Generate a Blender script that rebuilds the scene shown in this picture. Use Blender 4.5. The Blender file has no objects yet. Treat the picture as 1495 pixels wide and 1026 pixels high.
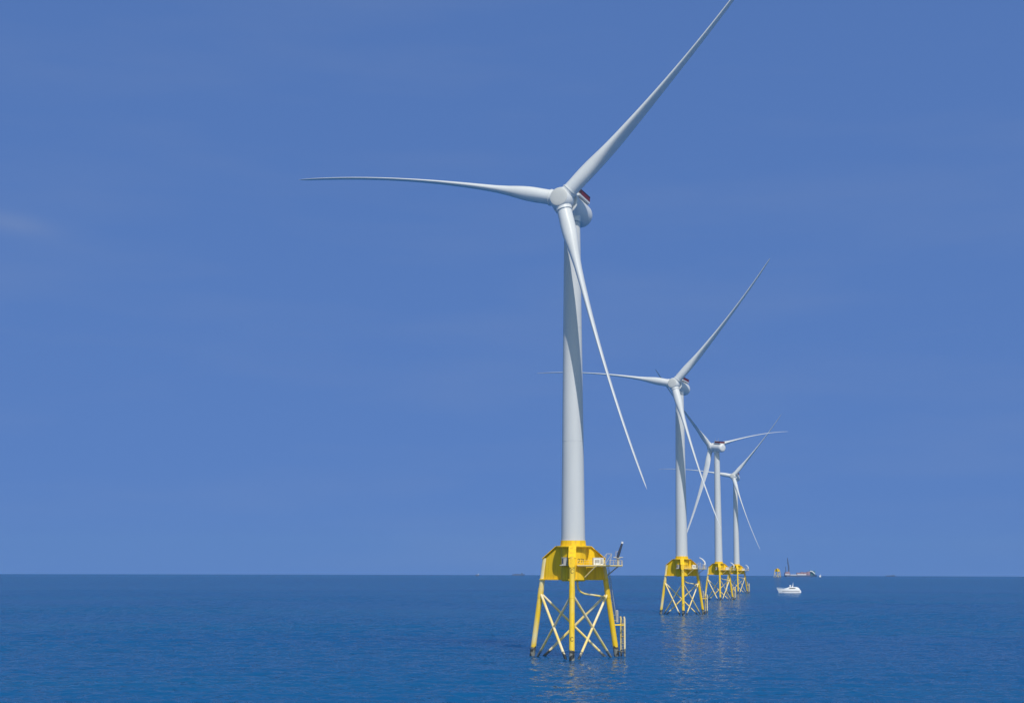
import bpy, bmesh, math, random
import numpy as np
from mathutils import Vector, Matrix
R_ = math.radians
sc = bpy.context.scene
col = sc.collection
RE = 6.371e6            # earth radius: the sea is a curved sheet, so its horizon is real

# ------------------------------------------------------------------ camera
CAM_H = 20.6
FPX = 2200.0
cam_d = bpy.data.cameras.new('camera')
cam = bpy.data.objects.new('camera', cam_d); col.objects.link(cam)
cam_d.sensor_width = 36.0
cam_d.lens = 36.0 * FPX / 1495.0
cam_d.clip_start = 1.0
cam_d.clip_end = 120000.0
PITCH, ROLL = R_(8.283), R_(0.144)
cam.matrix_world = (Matrix.Translation((0, 0, CAM_H)) @ Matrix.Rotation(math.pi/2 + PITCH, 4, 'X')
                    @ Matrix.Rotation(ROLL, 4, 'Z'))
sc.camera = cam

# ------------------------------------------------------------------ world and sun
SUN_AZ, SUN_EL = R_(14), R_(51)        # azimuth to the right of straight behind the camera
Ldir = Vector((math.sin(SUN_AZ)*math.cos(SUN_EL), -math.cos(SUN_AZ)*math.cos(SUN_EL), math.sin(SUN_EL)))
w = bpy.data.worlds.new('World'); sc.world = w; w.use_nodes = True
nt = w.node_tree; nt.nodes.clear()
def N(t, tree, **kw):
    n = tree.nodes.new(t)
    for k, v in kw.items(): setattr(n, k, v)
    return n
def math_node(tree, op, a, b=None, c=None, clamp=False):
    n = N('ShaderNodeMath', tree, operation=op); n.use_clamp = clamp
    for i, v in enumerate((a, b, c)):
        if v is None: continue
        if isinstance(v, (int, float)): n.inputs[i].default_value = v
        else: tree.links.new(v, n.inputs[i])
    return n.outputs[0]
out = N('ShaderNodeOutputWorld', nt); bg = N('ShaderNodeBackground', nt)
sky = N('ShaderNodeTexSky', nt, sky_type='NISHITA')
sky.sun_disc = False; sky.sun_elevation = SUN_EL; sky.sun_rotation = math.atan2(Ldir.x, Ldir.y)
sky.altitude = 0; sky.air_density = 1.0; sky.dust_density = 0.3; sky.ozone_density = 4.0
tc = N('ShaderNodeTexCoord', nt)
sep = N('ShaderNodeSeparateXYZ', nt); nt.links.new(tc.outputs['Generated'], sep.inputs[0])
SKY_LIFT = 0.58
z2 = math_node(nt, 'MULTIPLY_ADD', sep.outputs[2], 1.0 - SKY_LIFT, SKY_LIFT)
cmb = N('ShaderNodeCombineXYZ', nt)
nt.links.new(sep.outputs[0], cmb.inputs[0]); nt.links.new(sep.outputs[1], cmb.inputs[1]); nt.links.new(z2, cmb.inputs[2])
nrm = N('ShaderNodeVectorMath', nt, operation='NORMALIZE'); nt.links.new(cmb.outputs[0], nrm.inputs[0])
nt.links.new(nrm.outputs[0], sky.inputs[0])
tint = N('ShaderNodeMix', nt, data_type='RGBA', blend_type='MULTIPLY'); tint.inputs[0].default_value = 1.0
nt.links.new(sky.outputs[0], tint.inputs[6]); # the sky opposite the sun is deep blue, the half round the sun is paler
dt = N('ShaderNodeVectorMath', nt, operation='DOT_PRODUCT'); nt.links.new(tc.outputs['Generated'], dt.inputs[0]); dt.inputs[1].default_value = tuple(Ldir)
sm = N('ShaderNodeMapRange', nt, interpolation_type='SMOOTHSTEP'); sm.inputs[1].default_value = -0.25; sm.inputs[2].default_value = 0.75; nt.links.new(dt.outputs['Value'], sm.inputs[0])
tm = N('ShaderNodeMix', nt, data_type='RGBA'); nt.links.new(sm.outputs[0], tm.inputs[0])
tm.inputs[6].default_value = (1.14, 1.35, 1.74, 1); tm.inputs[7].default_value = (1.42, 1.42, 1.05, 1)
nt.links.new(tm.outputs[2], tint.inputs[7])
# faint high cirrus
mp = N('ShaderNodeMapping', nt); mp.inputs['Scale'].default_value = (3.0, 3.0, 17.0); mp.inputs['Rotation'].default_value = (0, R_(-4), 0)
nt.links.new(tc.outputs['Generated'], mp.inputs[0])
cn = N('ShaderNodeTexNoise', nt); cn.inputs['Scale'].default_value = 1.6; cn.inputs['Detail'].default_value = 5.0; cn.inputs['Roughness'].default_value = 0.5
nt.links.new(mp.outputs[0], cn.inputs[0])
cf = N('ShaderNodeMapRange', nt); cf.inputs[1].default_value = 0.46; cf.inputs[2].default_value = 0.80; cf.inputs[4].default_value = 0.075
nt.links.new(cn.outputs[0], cf.inputs[0])
# one small wisp low in the left of the sky
qx = math_node(nt, 'DIVIDE', sep.outputs[0], math_node(nt, 'MAXIMUM', sep.outputs[1], 0.05))
qa = math_node(nt, 'MULTIPLY_ADD', qx, 1/0.022, 0.338/0.022)
qb = math_node(nt, 'MULTIPLY_ADD', math_node(nt, 'MULTIPLY_ADD', qx, 0.12, sep.outputs[2]), 1/0.0052, -0.1745/0.0052)
qe = math_node(nt, 'EXPONENT', math_node(nt, 'MULTIPLY', math_node(nt, 'ADD', math_node(nt, 'MULTIPLY', qa, qa), math_node(nt, 'MULTIPLY', qb, qb)), -0.6))
qn = math_node(nt, 'MULTIPLY', math_node(nt, 'MULTIPLY', qe, cn.outputs[0]), 0.20)
cmix = N('ShaderNodeMix', nt, data_type='RGBA'); nt.links.new(math_node(nt, 'ADD', cf.outputs[0], qn), cmix.inputs[0])
nt.links.new(tint.outputs[2], cmix.inputs[6]); cmix.inputs[7].default_value = (3.6, 4.1, 5.0, 1)
nt.links.new(cmix.outputs[2], bg.inputs[0]); bg.inputs[1].default_value = 0.10
nt.links.new(bg.outputs[0], out.inputs[0])

sun_d = bpy.data.lights.new('sun', 'SUN'); sun_d.energy = 3.7; sun_d.angle = R_(0.5); sun_d.color = (1.0, 0.955, 0.88)
sun = bpy.data.objects.new('sun', sun_d); col.objects.link(sun)
sun.rotation_euler = Ldir.to_track_quat('Z', 'Y').to_euler(); sun.location = (0, -50, 300)
sc.view_settings.view_transform = 'Standard'; sc.view_settings.look = 'None'
sc.view_settings.exposure = 0.0; sc.view_settings.gamma = 1.0
sc.cycles.use_denoising = True
sc.cycles.max_bounces = 6

# ------------------------------------------------------------------ helpers
class MB:
    """collects faces and links them as one mesh object"""
    def __init__(s): s.v = []; s.f = []; s.sm = []
    def add(s, vs, fs, smooth=False):
        o = len(s.v); s.v += [tuple(p) for p in vs]
        for f in fs: s.f.append([o + i for i in f]); s.sm.append(smooth)
    def box(s, c, d, rot=0.0):
        hx, hy, hz = d[0]/2, d[1]/2, d[2]/2; cr, sr = math.cos(rot), math.sin(rot)
        vs = []
        for z in (-hz, hz):
            for x, y in ((-hx, -hy), (hx, -hy), (hx, hy), (-hx, hy)):
                vs.append((c[0] + x*cr - y*sr, c[1] + x*sr + y*cr, c[2] + z))
        s.add(vs, [(3, 2, 1, 0), (4, 5, 6, 7), (0, 1, 5, 4), (1, 2, 6, 5), (2, 3, 7, 6), (3, 0, 4, 7)])
    def rings(s, rings, closed=True, caps=True, smooth=True):
        n = len(rings[0]); vs = [p for r in rings for p in r]; fs = []
        for i in range(len(rings) - 1):
            for j in range(n if closed else n - 1):
                k = (j + 1) % n
                fs.append((i*n + j, i*n + k, (i + 1)*n + k, (i + 1)*n + j))
        s.add(vs, fs, smooth)
        if caps:
            s.add(rings[0], [tuple(range(n))[::-1]]); s.add(rings[-1], [tuple(range(n))])
    def tube(s, pts, r, n=12, caps=True):
        pts = [Vector(p) for p in pts]
        rr = r if isinstance(r, (list, tuple)) else [r]*len(pts)
        rings = []; ref = None
        for i, p in enumerate(pts):
            d = (pts[min(i + 1, len(pts) - 1)] - pts[max(i - 1, 0)]).normalized()
            if ref is None:
                ref = Vector((0, 0, 1)) if abs(d.z) < 0.9 else Vector((0, 1, 0))
            a = d.cross(ref).normalized(); b = d.cross(a).normalized(); ref = a.cross(d)
            if (a.cross(b)).dot(d) < 0: b = -b
            rings.append([p + (a*math.cos(2*math.pi*k/n) + b*math.sin(2*math.pi*k/n))*rr[i] for k in range(n)])
        s.rings(rings, caps=caps)
    def lathe(s, prof, n=48, caps=True, c=(0, 0)):
        s.rings([[(c[0] + r*math.cos(2*math.pi*k/n), c[1] + r*math.sin(2*math.pi*k/n), z) for k in range(n)] for r, z in prof], caps=caps)
    def prism(s, poly, z0, z1):
        n = len(poly)
        vs = [(x, y, z0) for x, y in poly] + [(x, y, z1) for x, y in poly]
        s.add(vs, [tuple(range(n))[::-1], tuple(range(n, 2*n))] + [(i, (i + 1) % n, n + (i + 1) % n, n + i) for i in range(n)])
    def build(s, name, mat, parent=None, mw=None):
        me = bpy.data.meshes.new(name); me.from_pydata(s.v, [], s.f); me.update()
        me.polygons.foreach_set('use_smooth', s.sm)
        me.set_sharp_from_angle(angle=R_(32))
        bm = bmesh.new(); bm.from_mesh(me); bmesh.ops.recalc_face_normals(bm, faces=bm.faces); bm.to_mesh(me); bm.free()
        for m in (mat if isinstance(mat, (list, tuple)) else [mat]): me.materials.append(m)
        o = bpy.data.objects.new(name, me); col.objects.link(o)
        if parent: o.parent = parent
        if mw is not None: o.matrix_basis = mw
        return o
def empty(name, loc, rz=0.0):
    o = bpy.data.objects.new(name, None); col.objects.link(o)
    o.location = loc; o.rotation_euler = (0, 0, rz); o.empty_display_size = 3
    return o
def tag(o, label, cat, group=None):
    o['label'] = label; o['category'] = cat
    if group: o['group'] = group
    return o
def place(mesh_obj, parent, mw=None, name=None):
    c = mesh_obj.copy(); col.objects.link(c); c.parent = parent
    c.matrix_basis = mw if mw is not None else mesh_obj.matrix_basis
    return c
def copy_children(src, dst):
    for ch in list(src.children):
        c = ch.copy(); col.objects.link(c); c.parent = dst
        copy_children(ch, c)
def drop(d): return -d*d/(2*RE)
def ground(px, y):
    """world x of a photo column at depth y, for laying out the far shipping"""
    return (px - 747.5)/FPX*y/1.0*0.9896

# ------------------------------------------------------------------ materials
def mat(name, base, rough=0.5, spec=0.5, metal=0.0, coat=0.0):
    m = bpy.data.materials.new(name); m.use_nodes = True
    b = m.node_tree.nodes['Principled BSDF']
    b.inputs['Base Color'].default_value = (*base, 1); b.inputs['Roughness'].default_value = rough
    b.inputs['Specular IOR Level'].default_value = spec; b.inputs['Metallic'].default_value = metal
    b.inputs['Coat Weight'].default_value = coat
    return m
def mottled(name, c1, c2, rough, scale=(1, 1, 1), nscale=0.6, lo=0.4, hi=0.7, growth=None, rust=0.0):
    """paint with weathering; growth = height of the dark tidal marine growth above the water"""
    m = mat(name, c1, rough); t = m.node_tree; b = t.nodes['Principled BSDF']
    tc = N('ShaderNodeTexCoord', t); mp = N('ShaderNodeMapping', t); mp.inputs['Scale'].default_value = scale
    t.links.new(tc.outputs['Object'], mp.inputs[0])
    n = N('ShaderNodeTexNoise', t); n.inputs['Scale'].default_value = nscale; n.inputs['Detail'].default_value = 5
    t.links.new(mp.outputs[0], n.inputs[0])
    r = N('ShaderNodeMapRange', t); r.inputs[1].default_value = lo; r.inputs[2].default_value = hi
    t.links.new(n.outputs[0], r.inputs[0])
    mx = N('ShaderNodeMix', t, data_type='RGBA'); t.links.new(r.outputs[0], mx.inputs[0])
    mx.inputs[6].default_value = (*c1, 1); mx.inputs[7].default_value = (*c2, 1)
    last = mx.outputs[2]
    if rust:
        mp2 = N('ShaderNodeMapping', t); mp2.inputs['Scale'].default_value = (1.6, 1.6, 0.10); t.links.new(tc.outputs['Object'], mp2.inputs[0])
        nr_ = N('ShaderNodeTexNoise', t); nr_.inputs['Scale'].default_value = 1.0; nr_.inputs['Detail'].default_value = 6; nr_.inputs['Roughness'].default_value = 0.65
        t.links.new(mp2.outputs[0], nr_.inputs[0])
        rr_ = N('ShaderNodeMapRange', t); rr_.inputs[1].default_value = 0.49; rr_.inputs[2].default_value = 0.72; rr_.inputs[4].default_value = rust
        t.links.new(nr_.outputs[0], rr_.inputs[0])
        mr_ = N('ShaderNodeMix', t, data_type='RGBA'); t.links.new(rr_.outputs[0], mr_.inputs[0]); t.links.new(last, mr_.inputs[6]); mr_.inputs[7].default_value = (0.30, 0.13, 0.02, 1)
        last = mr_.outputs[2]
    if growth is not None:
        sp = N('ShaderNodeSeparateXYZ', t); t.links.new(tc.outputs['Object'], sp.inputs[0])
        n2 = N('ShaderNodeTexNoise', t); n2.inputs['Scale'].default_value = 1.3; n2.inputs['Detail'].default_value = 4
        t.links.new(tc.outputs['Object'], n2.inputs[0])
        h = math_node(t, 'MULTIPLY_ADD', n2.outputs[0], -2.6, growth + 1.3)
        k = math_node(t, 'SUBTRACT', h, sp.outputs[2])
        k2 = N('ShaderNodeMapRange', t); k2.inputs[1].default_value = -0.12; k2.inputs[2].default_value = 0.12; t.links.new(k, k2.inputs[0])
        mg = N('ShaderNodeMix', t, data_type='RGBA'); t.links.new(k2.outputs[0], mg.inputs[0])
        t.links.new(last, mg.inputs[6]); mg.inputs[7].default_value = (0.018, 0.024, 0.030, 1)
        # barnacle crust: pale patches in the growth
        n3 = N('ShaderNodeTexNoise', t); n3.inputs['Scale'].default_value = 0.9; t.links.new(tc.outputs['Object'], n3.inputs[0])
        k3 = N('ShaderNodeMapRange', t); k3.inputs[1].default_value = 0.44; k3.inputs[2].default_value = 0.58; t.links.new(n3.outputs[0], k3.inputs[0])
        k4 = math_node(t, 'MULTIPLY', k3.outputs[0], k2.outputs[0])
        mh = N('ShaderNodeMix', t, data_type='RGBA'); t.links.new(k4, mh.inputs[0])
        t.links.new(mg.outputs[2], mh.inputs[6]); mh.inputs[7].default_value = (0.22, 0.22, 0.19, 1)
        last = mh.outputs[2]
    t.links.new(last, b.inputs['Base Color'])
    return m
M = {}
M['white'] = mottled('white_turbine_paint', (0.68, 0.695, 0.70), (0.61, 0.625, 0.63), 0.32, nscale=0.12, lo=0.3, hi=0.75)
M['tower'] = mottled('tower_paint', (0.59, 0.605, 0.61), (0.54, 0.555, 0.56), 0.40, scale=(1, 1, 0.12), nscale=0.35, lo=0.35, hi=0.7)
M['yellow'] = mottled('yellow_paint', (0.88, 0.555, 0.003), (0.80, 0.50, 0.010), 0.6, scale=(1, 1, 0.35), nscale=0.5, rust=0.55)
M['leg'] = mottled('leg_paint', (0.92, 0.60, 0.035), (0.80, 0.70, 0.40), 0.5, scale=(1, 1, 0.45), nscale=0.35, lo=0.42, hi=0.62, growth=2.2)
M['front_leg'] = mottled('front_leg_paint', (0.86, 0.565, 0.012), (0.80, 0.58, 0.12), 0.5, scale=(1, 1, 0.4), nscale=0.4, lo=0.45, hi=0.75, growth=2.4, rust=0.45)
M['right_leg'] = mottled('right_leg_paint', (0.84, 0.54, 0.015), (0.76, 0.57, 0.18), 0.5, scale=(1, 1, 0.4), nscale=0.45, lo=0.45, hi=0.70, growth=2.4, rust=0.45)
M['brace'] = mottled('brace_paint', (0.82, 0.70, 0.44), (0.84, 0.62, 0.18), 0.5, scale=(1, 1, 0.5), nscale=0.3, lo=0.42, hi=0.62, growth=1.6)
M['white_box'] = mat('white_coated_steel', (0.75, 0.75, 0.74), 0.45)
M['grey'] = mottled('grey_galvanised', (0.42, 0.42, 0.41), (0.32, 0.32, 0.32), 0.5, nscale=1.5)
M['dark'] = mat('dark_steel', (0.035, 0.05, 0.09), 0.5)
M['red'] = mat('red_mesh_panel', (0.16, 0.022, 0.038), 0.6)
M['red_dark'] = mat('dark_red_panel', (0.03, 0.012, 0.03), 0.6)
M['letter'] = mat('black_lettering', (0.02, 0.02, 0.02), 0.6)
M['nose'] = mottled('nose_paint', (0.53, 0.54, 0.53), (0.49, 0.50, 0.49), 0.45, nscale=0.4)
M['rail'] = mat('pale_yellow_railing', (0.80, 0.64, 0.30), 0.5)

# ------------------------------------------------------------------ sea
def make_sea():
    # one sheet: rings round the viewpoint, fine where waves can be made out, coarse beyond; angle 0 looks down +y
    ang = list(np.radians(np.concatenate([np.arange(-180, -30, 2.5), np.arange(-30, 30, 0.045), np.arange(30, 180, 2.5)])))
    rad = [15.0]; r = 15.0
    while r < 34000:
        r += 12.0 if r < 200 else (max(0.45, r/520) if r < 1700 else (r*0.006 if r < 3000 else r*0.06)); rad.append(r)
    ang = np.array(ang); rad = np.array(rad); na, nr = len(ang), len(rad)
    gap = np.gradient(rad)
    X = rad[:, None]*np.sin(ang)[None, :]; Y = rad[:, None]*np.cos(ang)[None, :]
    Z = -(X*X + Y*Y)/(2*RE)
    rg = np.random.default_rng(7)
    nw = 46; fine = np.abs(np.degrees(ang)) <= 30.01
    XX, YY = X[:, fine], Y[:, fine]; WZ = np.zeros_like(XX)
    # groups: patches of livelier and calmer water
    grp = 0.75 + 0.45*np.sin(XX/61.0 + 1.3*np.sin(YY/150.0))*np.sin(YY/97.0 + 0.8*np.sin(XX/83.0)) 
    for i in range(nw):
        lam = 1.7*(20.0/1.7)**(i/(nw - 1)); k = 2*math.pi/lam
        th = rg.normal(0.15, 0.55); amp = (0.050 if lam < 6 else 0.026)/k*rg.uniform(0.6, 1.3)
        wgt = np.clip((lam/gap - 2.5)/2.5, 0, 1)[:, None]
        if wgt.max() <= 0: continue
        ph = k*(XX*math.sin(th) + YY*math.cos(th)) + rg.uniform(0, 6.28)
        WZ += wgt*amp*(np.sin(ph) + 0.22*np.cos(2*ph))
    Z[:, fine] += WZ*grp*np.clip((rad - 120)/80, 0, 1)[:, None]
    co = np.empty((nr*na + 1, 3)); co[:-1, 0] = X.ravel(); co[:-1, 1] = Y.ravel(); co[:-1, 2] = Z.ravel(); co[-1] = 0
    i0 = (np.arange(nr - 1)[:, None]*na + np.arange(na)[None, :]).ravel()
    i1 = (np.arange(nr - 1)[:, None]*na + ((np.arange(na) + 1) % na)[None, :]).ravel()
    quads = np.stack([i0, i0 + na, i1 + na, i1], 1)
    tris = np.stack([np.full(na, nr*na), np.arange(na), (np.arange(na) + 1) % na], 1)
    me = bpy.data.meshes.new('sea'); nq, nt3 = len(quads), len(tris)
    me.vertices.add(len(co)); me.vertices.foreach_set('co', co.ravel())
    me.loops.add(nq*4 + nt3*3); me.loops.foreach_set('vertex_index', np.concatenate([quads.ravel(), tris.ravel()]).astype(np.int32))
    me.polygons.add(nq + nt3)
    me.polygons.foreach_set('loop_start', np.concatenate([np.arange(nq)*4, nq*4 + np.arange(nt3)*3]).astype(np.int32))
    me.update(calc_edges=True); me.polygons.foreach_set('use_smooth', np.ones(nq + nt3, bool))
    if me.polygons[0].normal.z < 0: me.flip_normals()
    m = mat('sea_water', (0.008, 0.045, 0.13), 0.10); t = m.node_tree; b = t.nodes['Principled BSDF']
    tc = N('ShaderNodeTexCoord', t)
    def layer(scale, rotz, stretch, detail, rough):
        mp = N('ShaderNodeMapping', t); mp.inputs['Rotation'].default_value = (0, 0, R_(rotz)); mp.inputs['Scale'].default_value = (stretch, 1, 1)
        t.links.new(tc.outputs['Object'], mp.inputs[0])
        n = N('ShaderNodeTexNoise', t); n.inputs['Scale'].default_value = scale; n.inputs['Detail'].default_value = detail; n.inputs['Roughness'].default_value = rough
        t.links.new(mp.outputs[0], n.inputs[0]); return n.outputs[0]
    gn = N('ShaderNodeNewGeometry', t)
    def slope(prev, scale, rotz, stretch, detail, rough, amp):
        """random facet slopes of one wave size, added to the slopes so far"""
        mp = N('ShaderNodeMapping', t); mp.inputs['Rotation'].default_value = (0, 0, R_(rotz)); mp.inputs['Scale'].default_value = (stretch, 1, 1)
        t.links.new(tc.outputs['Object'], mp.inputs[0])
        n = N('ShaderNodeTexNoise', t); n.inputs['Scale'].default_value = scale; n.inputs['Detail'].default_value = detail; n.inputs['Roughness'].default_value = rough
        t.links.new(mp.outputs[0], n.inputs[0])
        c = N('ShaderNodeVectorMath', t, operation='SUBTRACT'); t.links.new(n.outputs['Color'], c.inputs[0]); c.inputs[1].default_value = (.5, .5, .5)
        k = N('ShaderNodeVectorMath', t, operation='MULTIPLY_ADD'); t.links.new(c.outputs[0], k.inputs[0])
        k.inputs[1].default_value = (amp*0.8, amp*2.0, 0)
        if prev is None: t.links.new(gn.outputs['Normal'], k.inputs[2])
        else: t.links.new(prev, k.inputs[2])
        return k.outputs[0]
    v = slope(None, 0.35, -9, 0.60, 2, 0.5, 0.22)
    v = slope(v, 1.5, 6, 0.60, 2, 0.5, 0.50)
    nv = N('ShaderNodeVectorMath', t, operation='NORMALIZE'); t.links.new(v, nv.inputs[0])
    # rough sea: the crests hide the far faces, so even at grazing angles it mirrors under half of the sky
    t.nodes.remove(b)
    df = N('ShaderNodeSubsurfaceScattering', t, falloff='BURLEY'); df.inputs['Scale'].default_value = 80.0; df.inputs['Radius'].default_value = (0.6, 0.8, 1.0)
    gl = N('ShaderNodeBsdfGlossy', t); gl.inputs['Roughness'].default_value = 0.08
    fr = N('ShaderNodeFresnel', t); fr.inputs['IOR'].default_value = 1.333
    for q in (gl, fr): t.links.new(nv.outputs[0], q.inputs['Normal'])
    fm = N('ShaderNodeMapRange', t); fm.inputs[1].default_value = 0.02; fm.inputs[2].default_value = 0.85; fm.inputs[3].default_value = 0.02; fm.inputs[4].default_value = 0.66
    t.links.new(fr.outputs[0], fm.inputs[0])
    ms = N('ShaderNodeMixShader', t); t.links.new(fm.outputs[0], ms.inputs[0]); t.links.new(df.outputs[0], ms.inputs[1]); t.links.new(gl.outputs[0], ms.inputs[2])
    t.links.new(ms.outputs[0], t.nodes['Material Output'].inputs['Surface'])
    # broad current and wind patches in the water colour
    n4 = layer(0.004, 5, 0.25, 4, 0.55)
    mr = N('ShaderNodeMapRange', t); mr.inputs[1].default_value = 0.35; mr.inputs[2].default_value = 0.65; t.links.new(n4, mr.inputs[0])
    mx = N('ShaderNodeMix', t, data_type='RGBA'); t.links.new(mr.outputs[0], mx.inputs[0])
    mx.inputs[6].default_value = (0.003, 0.095, 0.240, 1); mx.inputs[7].default_value = (0.008, 0.079, 0.240, 1)
    t.links.new(mx.outputs[2], df.inputs['Color'])
    me.materials.append(m)
    o = bpy.data.objects.new('sea', me); col.objects.link(o); o['kind'] = 'structure'
    return o
make_sea()

# ------------------------------------------------------------------ jacket foundation (three legs, local origin at the water under the tower)
ROT = R_(-4.3)
ANG = {'front': R_(270) + ROT, 'right': R_(30) + ROT, 'left': R_(150) + ROT}
def leg_r(z): return 12.0 - 0.1635*z
def leg_p(a, z): r = leg_r(z); return Vector((r*math.cos(a), r*math.sin(a), z))
def stroke_letters(mb, text, size, frame):
    """flat strokes wrapped by frame(u, v) -> point; u to the right, v up, metres"""
    G = {'C': [[(.9, .8), (.7, 1), (.25, 1), (.05, .75), (.05, .25), (.25, 0), (.7, 0), (.9, .2)]],
         '2': [[(.05, .8), (.25, 1), (.7, 1), (.9, .8), (.85, .55), (.05, 0), (.95, 0)]],
         '7': [[(.05, 1), (.95, 1), (.4, 0)]], '1': [[(.2, .8), (.5, 1), (.5, 0)]]}
    wd, gap, th = size*0.62, size*0.22, size*0.15
    x0 = -(len(text)*wd + (len(text) - 1)*gap)/2
    for ch in text:
        for line in G[ch]:
            P = [Vector((x0 + u*wd, (v - .5)*size)) for u, v in line]
            for a, b in zip(P, P[1:]):
                d = (b - a).normalized(); n = Vector((-d.y, d.x))*th/2; a2, b2 = a - d*th*.4, b + d*th*.4
                q = [a2 - n, b2 - n, b2 + n, a2 + n]
                mb.add([frame(p.x, p.y, 0.012) for p in q] + [frame(p.x, p.y, 0.03) for p in q],
                       [(3, 2, 1, 0), (4, 5, 6, 7), (0, 1, 5, 4), (1, 2, 6, 5), (2, 3, 7, 6), (3, 0, 4, 7)])
        x0 += wd + gap
LEG_RAD = 0.66
COL_R = 3.15
PLAT_Z = 22.15
def arm_profile():          # (r, z) outline of the web between column and leg
    return [(COL_R - 0.05, 18.75), (leg_r(18.75) + 0.1, 18.75), (leg_r(23.6) + 0.2, 23.6), (4.45, 26.55), (COL_R - 0.05, 26.55)]
def build_jacket(root, detail=True):
    legs = {}
    for k in ('front', 'right', 'left'):
        a = ANG[k]; m = MB()
        m.tube([leg_p(a, -4), leg_p(a, 3), leg_p(a, 9), leg_p(a, 15.3), leg_p(a, 19), leg_p(a, 23.9)], LEG_RAD, 24)
        # node cans where the braces meet
        m.tube([leg_p(a, 14.2), leg_p(a, 16.4)], LEG_RAD + 0.05, 24)
        legs[k] = m.build('leg', M[{'front': 'front_leg', 'right': 'right_leg', 'left': 'leg'}[k]], root)
    if detail:
        a = ANG['front']
        for z0 in (20.6, 4.9):
            tm = MB(); c = leg_p(a, z0)
            def fr(u, v, off, c=c, z0=z0):
                th = u/LEG_RAD; p = leg_p(a, z0 + v)
                return (p.x + (LEG_RAD + off)*math.sin(th), p.y - (LEG_RAD + off)*math.cos(th), p.z)
            stroke_letters(tm, 'C', 0.95, fr)
            tm.build('letter_marking', M['letter'], legs['front'])
    for k1, k2 in (('left', 'front'), ('front', 'right'), ('right', 'left')):
        for p, q in ((k1, k2), (k2, k1)):
            off = 0.0
            A, B = leg_p(ANG[p], 15.3), leg_p(ANG[q], -3.3)
            if p == k2:      # the second brace of each X passes just behind the first
                mid = (A + B)/2; out_ = Vector((mid.x, mid.y, 0)).normalized()*0.0
            m = MB(); m.tube([A, A.lerp(B, 0.33), A.lerp(B, 0.66), B], 0.33 if p == k1 else 0.30, 16)
            m.build('brace', M['brace'], root)
    # transition piece: column, collar, three box arms
    tp = MB()
    tp.lathe([(2.6, 18.2), (COL_R, 18.55), (COL_R, 26.3), (COL_R + 0.12, 26.35), (COL_R + 0.12, 26.75), (COL_R, 26.8), (3.02, 28.0)], 64)
    tp.lathe([(COL_R - 0.2, 26.38), (4.15, 26.38), (4.2, 26.42), (4.2, 26.68), (4.15, 26.72), (COL_R - 0.2, 26.72)], 64, caps=False)
    t = tp.build('transition_piece', M['yellow'], root)
    for k in ('front', 'right', 'left'):
        a = ANG[k]; c, s = math.cos(a), math.sin(a); m = MB()
        def P(r, x, z): return (r*c - x*s, r*s + x*c, z)
        pr = arm_profile()
        # web box
        hw = 0.42 if k != 'front' else 0.60
        m.rings([[P(r, -hw, z) for r, z in pr], [P(r, hw, z) for r, z in pr]], smooth=False)
        # flange strips: bottom, outer edge top, slope, top
        fw = 0.90
        def strip(r0, z0, r1, z1, th):
            d = Vector((r1 - r0, z1 - z0)).normalized(); n = Vector((-d.y, d.x))*th
            q = [(r0, z0), (r1, z1), (r1 + n.x, z1 + n.y), (r0 + n.x, z0 + n.y)]
            m.rings([[P(r, -fw, z) for r, z in q], [P(r, fw, z) for r, z in q]], smooth=False)
        strip(pr[1][0] + 0.25, 18.50, COL_R - 0.1, 18.50, -0.245)
        strip(3.6, 26.545, 4.5, 26.545, 0.15)
        strip(4.5, 26.55, leg_r(23.6) + 0.30, 23.62, 0.16)
        if k == 'front':   # outer face plate tapering to the leg below
            q = [(-0.80, 23.55), (0.80, 23.55), (0.80, 22.2), (0.55, 21.5), (-0.55, 21.5), (-0.80, 22.2)]
            m.rings([[P(leg_r(z) + 0.50, x, z) for x, z in q], [P(leg_r(z) + 0.76, x, z) for x, z in q]], smooth=False)
        m.build('box_arm', M['yellow'], root)
    if not detail: return
    tm = MB()
    def fr(u, v, off):
        th = R_(37) + u/COL_R
        return ((COL_R + off)*math.sin(th), -(COL_R + off)*math.cos(th), 23.12 + v)
    stroke_letters(tm, '271', 0.92, fr)
    tm.build('number_marking', M['letter'], t)
    # work platform in the right front sector with a lay-down end past the leg
    poly = [(0.75, -4.2), (5.2, -4.2), (12.1, 0.6), (12.1, 4.3), (9.0, 3.4), (3.5, 0.70), (2.95, -1.5), (2.0, -2.7), (0.75, -3.2)]
    pm = MB(); pm.prism(poly, PLAT_Z - 0.22, PLAT_Z)
    for a, b in (((0.9, -4.0), (5.1, -4.0)), ((5.1, -4.0), (11.9, 0.7)), ((3.4, -2.0), (7.6, 2.6))):
        pm.tube([(*a, PLAT_Z - 0.34), (*b, PLAT_Z - 0.34)], 0.10, 8)
    pl = pm.build('platform', M['rail'], root)
    rm = MB()
    outer = [(0.8, -4.12), (5.17, -4.12), (12.02, 0.64), (12.02, 4.2), (9.1, 3.35)]
    for a, b in zip(outer, outer[1:]):
        a, b = Vector((*a, PLAT_Z)), Vector((*b, PLAT_Z)); L = (b - a).length; n = max(1, round(L/1.5))
        for i in range(n + 1):
            p = a.lerp(b, i/n); rm.tube([p, p + Vector((0, 0, 1.1))], 0.035, 6)
        for h in (0.55, 1.1): rm.tube([a + Vector((0, 0, h)), b + Vector((0, 0, h))], 0.03, 6)
    rm.build('railing', M['rail'], pl)
    for a, b in (((5.3, -4.1, PLAT_Z - 0.25), (2.72, -2.15, 19.2)), ((11.2, 3.2, PLAT_Z - 0.3), (8.5, 3.95, 19.6))):
        m = MB(); m.tube([a, b], 0.16, 10); m.build('strut', M['rail'] if a[0] < 8 else M['grey'], pl)
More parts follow.
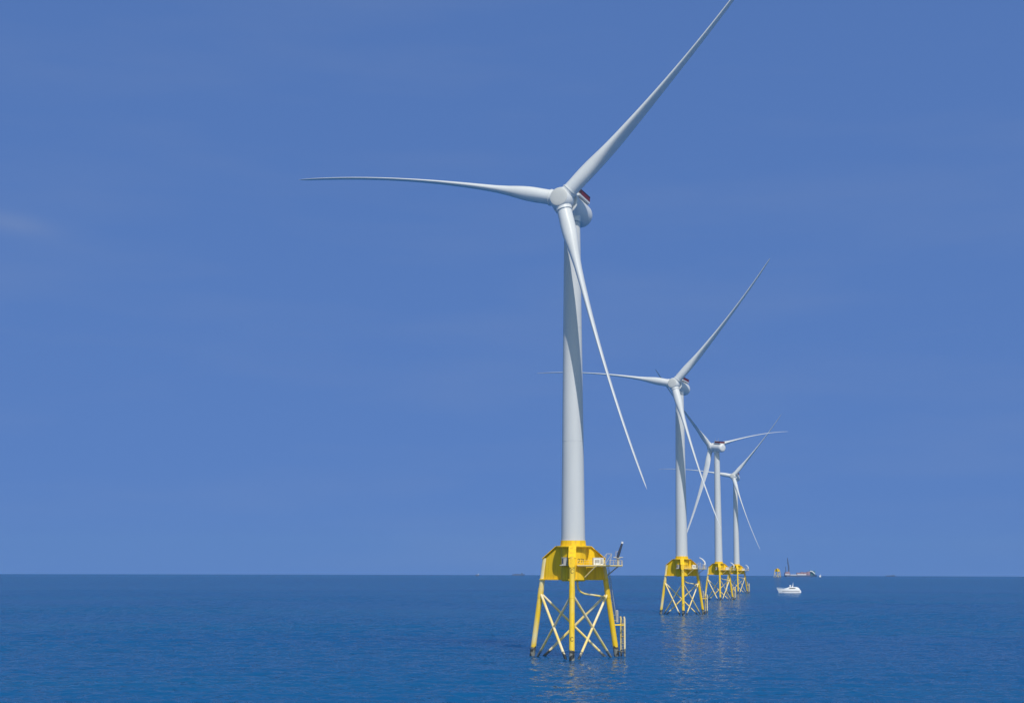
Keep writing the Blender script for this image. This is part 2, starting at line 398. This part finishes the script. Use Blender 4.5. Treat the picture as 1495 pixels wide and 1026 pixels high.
    # left bracket balcony with its cabinet
    bm_ = MB(); bm_.prism([(-3.4, -4.6), (-1.35, -4.6), (-1.35, -2.95), (-3.4, -1.2)], PLAT_Z - 0.2, PLAT_Z)
    bm_.build('balcony', M['grey'], root)
    cb = MB(); cb.box((-2.2, -3.55, PLAT_Z + 0.85), (1.45, 1.2, 1.7)); cb.box((-2.2, -3.55, PLAT_Z + 1.74), (1.6, 1.35, 0.08))
    c_ = cb.build('cabinet', M['grey'], root)
    d = MB(); d.box((-2.72, -4.17, PLAT_Z + 0.9), (0.36, 0.05, 1.3)); d.build('cabinet_door', M['dark'], c_)
    # goods frame by the right leg
    g = MB()
    for x, y in ((7.7, 0.9), (9.0, 1.6)):
        g.tube([(x, y, PLAT_Z), (x + 0.5, y + 0.3, PLAT_Z + 2.7)], 0.09, 8)
    g.tube([(8.2, 1.2, PLAT_Z + 2.7), (9.5, 1.9, PLAT_Z + 2.7)], 0.09, 8)
    g.tube([(7.7, 0.9, PLAT_Z), (9.5, 1.9, PLAT_Z + 2.7)], 0.07, 8)
    g.tube([(6.8, 0.4, PLAT_Z + 1.0), (8.2, 1.2, PLAT_Z + 2.7)], 0.07, 8)
    g.build('access_gate', M['grey'], root)
    # cable tube from the column base to the right leg
    m = MB(); pts = []
    ctrl = [(0.95, -0.6, 18.4), (1.0, -0.5, 17.4), (1.15, -0.3, 16.5), (1.7, 0.1, 15.7), (2.7, 0.7, 15.2), (4.5, 1.7, 14.95), (8.6, 4.1, 14.3)]
    m.tube(ctrl, 0.24, 12); m.build('cable_tube', M['brace'], root)
    # boat landing: two fender tubes with rungs, stand-offs to the leg
    a = ANG['right']; ra = Vector((math.cos(a), math.sin(a), 0)); ta = Vector((-math.sin(a), math.cos(a), 0))
    bl = MB(); base = ra*13.7
    f1, f2 = base - ta*0.9, base + ta*0.9
    for f, zt in ((f1, 9.6), (f2, 9.6)):
        bl.tube([f + Vector((0, 0, -2)), f + Vector((0, 0, zt - 0.5)), f + Vector((0, 0, zt)) - ra*0.15], 0.24, 12)
    b_ = bl.build('boat_landing', M['brace'], root)
    r2 = MB(); z = 0.4
    while z < 9.2:
        r2.tube([f1 + Vector((0, 0, z)) - ra*0.05, f2 + Vector((0, 0, z)) - ra*0.05], 0.05 if (round(z/0.4) % 4) else 0.11, 6); z += 0.4
    r2.build('rung', M['brace'], b_)
    s2 = MB()
    for z in (1.2, 7.6):
        s2 = MB(); s2.tube([f1 + Vector((0, 0, z)), leg_p(a, z), f2 + Vector((0, 0, z))], 0.16, 8)
        s2.build('standoff', M['leg'], b_)
    cy = MB(); cc = base - ra*1.2 + ta*0.7
    cy.tube([cc + Vector((0, 0, 8.2)), cc + Vector((0, 0, 11.0))], 0.38, 16); cy.tube([cc + Vector((0, 0, 11.0)), cc + Vector((0, 0, 11.2))], [0.38, 0.2], 16)
    cy.tube([leg_p(a, 8.6), cc + Vector((0, 0, 8.6))], 0.14, 8)
    cy.build('rest_tank', M['grey'], b_)
    # slanting ladder up the outside of the right leg
    ld = MB()
    for s in (-0.3, 0.3):
        ld.tube([leg_p(a, 9.2) + ra*1.25 + ta*s, leg_p(a, 21.9) + ra*1.25 + ta*s], 0.06, 6)
    z = 9.6
    while z < 21.8:
        p = leg_p(a, z) + ra*1.25; ld.tube([p - ta*0.3, p + ta*0.3], 0.035, 5); z += 0.45
    for z in (10, 13, 16, 19): ld.tube([leg_p(a, z), leg_p(a, z) + ra*1.25], 0.06, 6)
    ld.build('ladder', M['grey'], root)
CRANE = Vector((11.1, 2.2, PLAT_Z))
def build_crane(root, first):
    """slewing davit crane; on the near turbine its jib points up, on the others it is folded back to the left"""
    m = MB(); m.tube([(0, 0, 0), (0, 0, 1.5)], 0.34, 14); m.tube([(0, 0, 1.5), (0, 0, 1.72)], 0.62, 16)
    m.tube([(-1.2, 0, 1.85), (1.15, 0, 1.85)], 0.12, 8)
    cr = m.build('crane', M['grey'], root, Matrix.Translation(CRANE))
    j = MB()
    if first:
        j.tube([(-0.15, 0, 1.7), (0.2, 0, 2.9), (1.0, 0, 5.3)], [0.30, 0.34, 0.24], 10)
        j.build('jib', M['dark'], cr)
        h = MB(); h.tube([(0.98, 0, 5.2), (1.12, 0, 5.65)], 0.28, 10); h.build('jib_head', M['white_box'], cr)
        h = MB(); h.tube([(-0.55, 0, 1.9), (-0.55, 0, 3.2), (0.25, 0, 3.3)], 0.10, 8); h.build('luffing_ram', M['grey'], cr)
    else:
        j.tube([(0.25, 0, 1.6), (0.45, 0, 2.6), (0.2, 0, 3.3), (-0.9, 0, 4.5), (-2.2, 0, 5.3)], [0.42, 0.40, 0.40, 0.30, 0.16], 10)
        j.build('jib', M['white_box'], cr)
    return cr
HUB_Z = 111.9
def build_tower(root):
    m = MB()
    prof = [(2.98, 27.9), (2.98, 28.15), (2.9, 28.17)]
    def rr(z): return 2.9 - (z - 28)*0.92/81
    for z in (52.3, 80.5):
        prof += [(rr(z), z - 0.09), (rr(z) + 0.03, z - 0.08), (rr(z) + 0.03, z + 0.08), (rr(z), z + 0.09)]
    prof += [(rr(108.6), 108.6), (2.15, 108.7), (2.15, 109.6)]
    m.lathe(prof, 72); t = m.build('tower', M['tower'], root)
    d = MB(); th = R_(-20)
    return t

# ------------------------------------------------------------------ nacelle, hub and blades
CH = [(0.036, 3.70, 1.0, 1.0), (0.075, 3.72, 1.0, 1.0), (0.11, 4.05, .80, .70), (0.15, 4.55, .60, .35), (0.19, 4.90, .47, .10), (0.24, 4.80, .38, 0), (0.30, 4.40, .33, 0),
      (0.40, 3.65, .29, 0), (0.50, 3.00, .26, 0), (0.60, 2.45, .24, 0), (0.70, 2.1, .23, 0), (0.80, 1.85, .22, 0), (0.90, 1.58, .21, 0), (0.96, 1.25, .20, 0), (0.99, 0.75, .20, 0), (1.0, 0.12, .2, 0)]
def lerp_tab(s):
    for a, b in zip(CH, CH[1:]):
        if s <= b[0]:
            k = (s - a[0])/(b[0] - a[0]); k = max(0, min(1, k)); return [a[i] + (b[i] - a[i])*k for i in range(4)]
    return CH[-1]
ROT_R = 77.0
def blade_mesh(pt, pa):
    """local x along the blade, y the rotation tangent, z upwind; feathered: leading edge upwind, prebend along y"""
    m = MB(); ns, nc = 56, 28; rings = []
    for i in range(ns):
        s = 0.036 + (1 - 0.036)*(i/(ns - 1))**1.0
        _, c, th, circ = lerp_tab(s)
        tw = R_(13*(1 - s)**1.6) if s > 0.1 else R_(13*(0.9)**1.6)
        ring = []
        for k in range(nc):
            ph = 2*math.pi*k/nc
            xa = 0.5 + 0.5*math.cos(ph)          # 1 at trailing edge, 0 at leading edge
            yt = th*c*5*(0.2969*math.sqrt(max(xa, 0)) - 0.126*xa - 0.3516*xa**2 + 0.2843*xa**3 - 0.1036*xa**4)
            yt *= 1 if math.sin(ph) >= 0 else -1
            ca, cb = c*(0.33 - xa), yt
            cca, ccb = -c/2*math.cos(ph), c/2*math.sin(ph)
            A = ca*(1 - circ) + cca*circ; B = cb*(1 - circ) + ccb*circ
            z = A*math.cos(tw) - B*math.sin(tw); y = A*math.sin(tw) + B*math.cos(tw)
            ring.append((ROT_R*s, y + pt*s**2.5, z + pa*s**2.5))
        rings.append(ring)
    m.rings(rings)
    return m
def rot_frame(psi, tau):
    sp, cp, st, ct = math.sin(psi), math.cos(psi), math.sin(tau), math.cos(tau)
    return Vector((-sp*ct, -cp*ct, st)), Vector((cp, -sp, 0)), Vector((sp*st, cp*st, ct))
def mat4(x, y, z, o):
    return Matrix(((x.x, y.x, z.x, o.x), (x.y, y.y, z.y, o.y), (x.z, y.z, z.z, o.z), (0, 0, 0, 1)))
TILT = 0.105
OVER = 7.0
proto = {}
def rotor(root, psi, al, dz=0.0):
    n, e1, e2 = rot_frame(psi, TILT)
    C = Vector((0, 0, HUB_Z + dz)) + n*OVER
    F = mat4(e1, e2, n, C)
    # nacelle: local z upwind
    if 'nacelle' not in proto:
        m = MB()
        prof = [(1.2, -14.6), (2.0, -14.55), (2.55, -14.3), (2.9, -13.8), (3.08, -13.1), (3.12, -12.0), (3.12, -3.9), (3.30, -3.85), (3.36, -3.7), (3.36, -2.15), (3.2, -2.0), (2.2, -1.98)]
        m.lathe(prof, 64)
        # yaw housing down to the tower
        q = m
        for zz in ():
            pass
        o = m.build('nacelle', M['white'], root, F)
        k = MB(); k.box((0, 3.25, -9.6), (4.6, 0.5, 7.2)); k.box((0, 3.02, -9.6), (3.6, 0.3, 7.6)); hp = k.build('hoist_platform', M['white'], o)
        k = MB()
        for sx in (-1, 1): k.box((sx*2.28, 4.02, -10.2), (0.10, 1.05, 5.9))
        k.box((0, 4.02, -13.16), (4.6, 1.05, 0.10)); k.build('railing', M['red'], o)
        k = MB()
        for sx in (-1, 1): k.box((sx*2.28, 4.70, -10.2), (0.14, 0.32, 5.95))
        k.box((0, 4.70, -13.16), (4.7, 0.32, 0.14)); k.box((0, 4.15, -7.20), (4.7, 1.4, 0.1)); k.build('railing_cap', M['red_dark'], o)
        k = MB(); k.box((0, 4.25, -6.4), (3.2, 1.6, 1.4)); k.build('cooler', M['white'], o)
        for x in (-1.3, 1.4):
            k = MB(); k.tube([(x, 4.9, -6.6), (x, 7.1, -6.7)], 0.06, 6); k.tube([(x - .35, 6.6, -6.7), (x + .35, 6.6, -6.7)], 0.05, 6)
            k.build('sensor_mast', M['grey'], o)
        k = MB()
        kr = [[(2.25*math.cos(2*math.pi*i/40), y, -OVER + 2.25*math.sin(2*math.pi*i/40)) for i in range(40)] for y in (-2.0, -3.3, -3.75)]
        k.rings(kr); k.build('yaw_bearing', M['white'], o)
        proto['nacelle'] = o
        h = MB()
        h.lathe([(2.4, -1.95), (2.75, -1.6), (2.95, -0.6), (2.95, 0.5), (2.78, 1.2), (2.45, 1.85), (2.32, 2.05)], 64)
        for i in range(3):
            a = 2*math.pi*i/3; d = Vector((math.cos(a), math.sin(a), 0)); t = Vector((-math.sin(a), math.cos(a), 0)); zz = Vector((0, 0, 1))
            rg = [[d*r + (t*math.cos(2*math.pi*j/40) + zz*math.sin(2*math.pi*j/40))*rad for j in range(40)] for r, rad in ((1.6, 2.0), (2.4, 2.0), (2.95, 1.98))]
            h.rings(rg)
        proto['hub_mb'] = h
        ho = h.build('hub', M['white'], root, F @ Matrix.Rotation(al, 4, 'Z'))
        k = MB(); k.lathe([(2.30, 2.0), (2.28, 2.12), (2.1, 2.2), (1.2, 2.27), (0.02, 2.3)], 48); k.build('nose_disc', M['nose'], ho)
        for i in range(3):
            a = 2*math.pi*i/3; d = Vector((math.cos(a), math.sin(a), 0)); t = Vector((-math.sin(a), math.cos(a), 0)); zz = Vector((0, 0, 1))
            k = MB(); k.rings([[d*r + (t*math.cos(2*math.pi*j/40) + zz*math.sin(2*math.pi*j/40))*rad for j in range(40)] for r, rad in ((2.90, 1.9), (2.92, 2.08), (3.12, 2.08), (3.14, 1.8))])
            k.build('blade_collar', M['white'], ho)
        proto['hub'] = ho
    else:
        o = place(proto['nacelle'], root, F); copy_children(proto['nacelle'], o)
        ho = place(proto['hub'], root, F @ Matrix.Rotation(al, 4, 'Z')); copy_children(proto['hub'], ho)
    for i in range(3):
        a = al + 2*math.pi/3*i
        d = e1*math.cos(a) + e2*math.sin(a); t = -e1*math.sin(a) + e2*math.cos(a)
        key = round(math.cos(a), 1)
        if ('blade', key) in proto: place(proto[('blade', key)], root, mat4(d, t, n, C))
        else: proto[('blade', key)] = blade_mesh(5.1 - 2.15*math.cos(a), 1.6).build('blade', M['white'], root, mat4(d, t, n, C))
GT = 'white offshore wind turbines on yellow three-legged jackets'
T = [((15.05, 370.5), 23.9, 165.2, 'largest white wind turbine on a yellow jacket, nearest, upper blade tip out of frame'),
     ((82.95, 741.0), 29.6, 167.4, 'white wind turbine on yellow jacket, second largest, level blade passing behind the nearest tower'),
     ((152.7, 1121.0), 149.7, 43.1, 'white wind turbine turned away, seen from behind, with a blade reaching right'),
     ((218.5, 1476.3), 25.2, 168.2, 'smallest white wind turbine, farthest in the row, right behind the turned away one')]
roots = []
for i, ((x, y), psi, al, lab) in enumerate(T):
    d = math.hypot(x, y)
    r = empty('wind_turbine', (x, y, drop(d))); tag(r, lab, 'wind turbine', GT); roots.append(r)
    if i == 0:
        build_jacket(r); build_tower(r)
    else:
        for ch in static:
            c = place(ch, r); copy_children(ch, c)
    if i == 0: static = list(r.children)
    if i == 0: build_crane(r, True)
    elif i == 1: cr2 = build_crane(r, False)
    else: c = place(cr2, r); copy_children(cr2, c)
    rotor(r, R_(psi), R_(al), -0.9 if i < 2 else 0.0)

# white equipment container resting on each platform
def container(loc, lab, src=None):
    if src is None:
        m = MB(); m.box((0, 0, 0.85), (2.3, 1.5, 1.5)); m.box((0, 0, 1.66), (2.4, 1.6, 0.12)); m.box((0, 0, 0.06), (2.4, 1.6, 0.12))
        for x in (-1.17, 1.17):
            for yy in (-0.77, 0.77): m.box((x, yy, 0.86), (0.13, 0.13, 1.48))
        r = empty('equipment_container', loc, R_(8)); m.build('box', M['white_box'], r)
        k = MB(); k.box((-0.35, -0.765, 0.85), (1.1, 0.05, 0.75)); k.build('side_hatch', M['grey'], r)
        k = MB(); k.box((0.75, -0.765, 0.85), (0.5, 0.05, 1.1)); k.build('door', M['grey'], r)
    else:
        r = src.copy(); col.objects.link(r); r.location = loc; copy_children(src, r)
    return tag(r, lab, 'container', 'white containers on the turbine platforms')
c0 = None
for r, lab in zip(roots, ('white equipment container on the platform of the nearest, largest turbine', 'white equipment container on the platform of the second largest turbine',
                          'small white container on the platform of the turbine seen from behind', 'tiny white container on the platform of the farthest, smallest turbine')):
    c = container((r.location.x + 5.9, r.location.y - 1.7, r.location.z + PLAT_Z + 0.004), lab, c0)
    c0 = c0 or c

# ------------------------------------------------------------------ lone jacket far off
yj = 6000.0
jk = empty('jacket_foundation', (ground(1135.8, yj), yj, drop(yj))); jk.scale = (1.3, 1.3, 1.3)
tag(jk, 'distant yellow jacket foundation without a tower, on the horizon above the motor yacht', 'foundation')
build_jacket(jk, False)

# ------------------------------------------------------------------ motor yacht
def hull(mb, st, closed_top=True):
    """st: list of (x, half beam at deck, half beam at waterline, deck z, keel z)"""
    rings = []
    for x, bd, bw, zd, zk, xo in st:
        rings.append([(x - xo, -bd, zd), (x - xo*0.5, -(bd*0.45 + bw*0.55), zd*0.5), (x, -bw, 0.0), (x + .1, -bw*0.5, zk), (x + .1, bw*0.5, zk), (x, bw, 0.0), (x - xo*0.5, bd*0.45 + bw*0.55, zd*0.5), (x - xo, bd, zd)])
    mb.rings(rings)
M['gel'] = mat('white_gelcoat', (0.80, 0.80, 0.80), 0.25)
M['glass'] = mat('dark_window_glass', (0.012, 0.016, 0.022), 0.08)
M['grey_band'] = mat('grey_hull_band', (0.34, 0.34, 0.38), 0.35)
yy = 1523.0
yt = empty('motor_yacht', (ground(1151.0, yy) + 0.2, yy, drop(yy)), R_(3))
yt.scale = (0.91, 0.91, 0.91); tag(yt, 'white motor yacht cruising left on the open sea, right of the turbines', 'yacht')
h = MB()
hull(h, [(-10.6, 0.10, 0.05, 5.3, -0.6, 2.5), (-9.2, 1.3, 0.7, 5.0, -0.9, 1.6), (-6.5, 2.5, 1.8, 4.6, -1.1, .7), (-2.5, 3.2, 2.8, 4.2, -1.2, .2), (3.0, 3.3, 3.1, 3.9, -1.2, 0), (9.0, 3.2, 3.0, 3.7, -1.1, 0), (12.2, 2.9, 2.8, 3.3, -0.9, -.3), (13.2, 2.7, 2.6, 1.6, -0.6, -.2)])
hl = h.build('hull', M['gel'], yt)
k = MB()
for s in (-1, 1):
    k.rings([[(x, s*(b + 0.06), z0), (x, s*(b + 0.06), z1), (x, s*(b - .3), z1), (x, s*(b - .3), z0)] for x, b, z0, z1 in ((-7.2, 2.05, 1.5, 2.3), (-2.5, 3.0, 1.3, 2.2), (3.0, 3.22, 1.2, 2.1), (9.0, 3.12, 1.2, 2.1), (11.6, 2.95, 1.2, 2.0))], smooth=False)
k.build('hull_band', M['grey_band'], hl)
k = MB()
def loft(mb, st):
    rings = []
    for x, b, z0, z1, rd in st:
        rings.append([(x, -b, z0), (x, -b*0.96, z1 - rd), (x, -b*0.80, z1), (x, b*0.80, z1), (x, b*0.96, z1 - rd), (x, b, z0)])
    mb.rings(rings)
loft(k, [(-5.0, 1.6, 3.9, 4.4, .1), (-1.2, 2.4, 3.9, 5.4, .3), (0.6, 2.6, 3.8, 6.2, .4), (2.5, 2.6, 3.8, 6.4, .4), (8.5, 2.6, 3.7, 6.4, .4), (10.3, 2.4, 3.6, 5.9, .4), (12.0, 2.2, 3.4, 4.6, .3)])
cb = k.build('cabin', M['gel'], yt)
k = MB()
for s in (-1, 1):
    k.rings([[(x, s*(b + 0.05), z0), (x, s*(b + 0.05), z1), (x, s*(b - .4), z1), (x, s*(b - .4), z0)] for x, b, z0, z1 in ((-0.6, 2.45, 4.65, 4.8), (1.0, 2.6, 4.5, 5.35), (4.0, 2.6, 4.45, 5.4), (6.4, 2.6, 4.5, 5.3), (7.4, 2.55, 4.7, 4.95))], smooth=False)
k.build('window', M['glass'], cb)
k = MB(); k.tube([(4.6, 0, 6.3), (5.1, 0, 8.5), (5.3, 0, 11.4)], [0.55, 0.32, 0.06], 10); k.tube([(4.9, -1.1, 8.3), (4.9, 1.1, 8.3)], 0.16, 8); k.tube([(5.6, 0, 7.7), (3.9, 0, 7.7)], 0.2, 8); k.build('radar_mast', M['gel'], yt)
k = MB(); k.lathe([(0.25, 6.3), (0.35, 6.8), (0.95, 7.1), (1.05, 7.6), (0.9, 8.1), (0.5, 8.4), (0.05, 8.5)], 20, c=(2.0, 0)); k.build('radar_dome', M['gel'], yt)
k = MB()
for s in (-1, 1):
    P = [(-12.6, s*0.3, 5.3), (-10.6, s*1.3, 5.0), (-7.0, s*2.45, 4.6), (-2.6, s*3.1, 4.2)]
    k.tube([(p[0], p[1], p[2] + 0.8) for p in P], 0.05, 6)
    for p in P: k.tube([p, (p[0], p[1], p[2] + 0.8)], 0.04, 6)
k.build('bow_rail', M['white_box'], yt)

# ------------------------------------------------------------------ far shipping
M['ship_red'] = mat('hazed_red_ship_paint', (0.30, 0.20, 0.24), 0.6)  # distance haze mixed into the red, not worn paint
M['ship_white'] = mat('ship_white', (0.66, 0.67, 0.70), 0.6)
M['ship_blue'] = mat('hazed_blue_hull', (0.08, 0.12, 0.22), 0.6)  # blue lightened in the colour itself to stand in for distance haze
M['ship_teal'] = mat('teal_hull', (0.05, 0.16, 0.20), 0.6)
ys = 9000.0; PXM = ys/FPX/0.985
sx0 = ground(1146.5, ys)
def SX(px): return (px - 1170.0)*PXM
ship = empty('construction_ship', (ground(1170.0, ys), ys, drop(ys)))
tag(ship, 'long distant construction ship with red deckhouse and tall dark crane on horizon', 'ship')
def simple_hull(L0, L1, b, zd, rake0=4, rake1=10):
    m = MB(); hull(m, [(L0, b*.5, b*.4, zd, -2, rake0), (L0 + (L1 - L0)*.05, b, b*.95, zd, -3, 0), ((L0 + L1)/2, b, b, zd, -3, 0), (L1 - (L1 - L0)*.14, b, b*.9, zd, -3, 0), (L1 - (L1 - L0)*.05, b*.6, b*.4, zd*1.2, -3, -rake1*.4), (L1, b*.05, b*.03, zd*1.35, -2, -rake1)])
    return m
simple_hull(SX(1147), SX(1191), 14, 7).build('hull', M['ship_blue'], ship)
k = MB(); k.box(((SX(1154.5) + SX(1163.5))/2, 0, 9.3), (SX(1163.5) - SX(1154.5), 25, 4.5)); k.build('main_deck', M['ship_white'], ship)
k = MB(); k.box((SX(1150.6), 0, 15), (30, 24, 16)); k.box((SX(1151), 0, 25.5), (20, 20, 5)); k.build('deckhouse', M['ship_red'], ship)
k = MB(); k.box((SX(1150.2), -12.2, 11), (26, .6, 5)); k.build('deckhouse_band', M['ship_white'], ship)
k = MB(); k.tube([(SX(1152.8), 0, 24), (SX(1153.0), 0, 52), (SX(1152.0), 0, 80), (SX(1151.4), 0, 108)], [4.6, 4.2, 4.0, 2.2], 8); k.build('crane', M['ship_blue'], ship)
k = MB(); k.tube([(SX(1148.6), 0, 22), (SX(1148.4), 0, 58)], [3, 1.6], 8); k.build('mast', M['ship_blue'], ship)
k = MB()
for a, b_, z0, z1 in ((1164, 1169.3, 7, 22), (1169.8, 1173, 7, 26), (1173.5, 1178, 7, 24), (1178.5, 1182.5, 7, 28)):
    k.box(((SX(a) + SX(b_))/2, 0, (z0 + z1)/2 + 0.5), (SX(b_) - SX(a), 22, z1 - z0))
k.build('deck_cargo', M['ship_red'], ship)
k = MB()
for a, b_, z0, z1 in ((1164.5, 1177, 8, 14),): k.box(((SX(a) + SX(b_))/2, -11.6, (z0 + z1)/2), (SX(b_) - SX(a), 1.0, z1 - z0))
k.tube([(SX(1182.5), -8, 31), (SX(1185.5), -8, 29), (SX(1189.5), -8, 15)], 3.2, 8); k.build('stern_gantry', M['ship_white'], ship)
k = MB(); k.box((SX(1184), 0, 33), (16, 14, 5)); k.box((SX(1187), 4, 20), (26, 14, 26)); k.build('bridge', M['ship_teal'], ship)

def far_ship(name, px, y, L, hgt, m_h, m_t, label, cat='ship'):
    r = empty(name, (ground(px, y), y, drop(y))); tag(r, label, cat)
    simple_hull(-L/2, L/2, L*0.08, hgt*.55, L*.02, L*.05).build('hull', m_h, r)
    k = MB(); k.box((L*.30, 0, hgt*.78), (L*.16, L*.12, hgt*.5)); k.box((L*.30, 0, hgt*1.08), (L*.08, L*.09, hgt*.18)); k.build('deckhouse', m_t, r)
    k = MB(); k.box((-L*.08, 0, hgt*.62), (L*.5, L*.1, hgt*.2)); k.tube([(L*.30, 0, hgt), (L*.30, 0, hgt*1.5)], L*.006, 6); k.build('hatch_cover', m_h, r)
    return r
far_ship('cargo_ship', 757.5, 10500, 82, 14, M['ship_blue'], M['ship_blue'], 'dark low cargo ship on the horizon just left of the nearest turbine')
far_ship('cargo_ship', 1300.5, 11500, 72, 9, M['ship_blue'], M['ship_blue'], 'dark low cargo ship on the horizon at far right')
far_ship('fishing_boat', 1198, 7600, 9, 12, M['ship_white'], M['ship_white'], 'tiny white boat on the horizon right of the construction ship', 'boat')
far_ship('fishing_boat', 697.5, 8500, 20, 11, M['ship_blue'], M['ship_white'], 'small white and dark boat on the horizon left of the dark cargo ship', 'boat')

# ------------------------------------------------------------------ sea air: thin haze that pales the far shipping
hz = MB(); hz.box((0, 8000, 100), (40000, 30000, 800)); 
hm = bpy.data.materials.new('sea_haze'); hm.use_nodes = True; ht = hm.node_tree; ht.nodes.clear()
ho_ = N('ShaderNodeOutputMaterial', ht); pv = N('ShaderNodeVolumePrincipled', ht)
pv.inputs['Color'].default_value = (0.38, 0.68, 1.0, 1); pv.inputs['Density'].default_value = 9e-6; pv.inputs['Anisotropy'].default_value = 0.0
ht.links.new(pv.outputs[0], ho_.inputs['Volume'])
ho = hz.build('haze', hm); ho['kind'] = 'stuff'
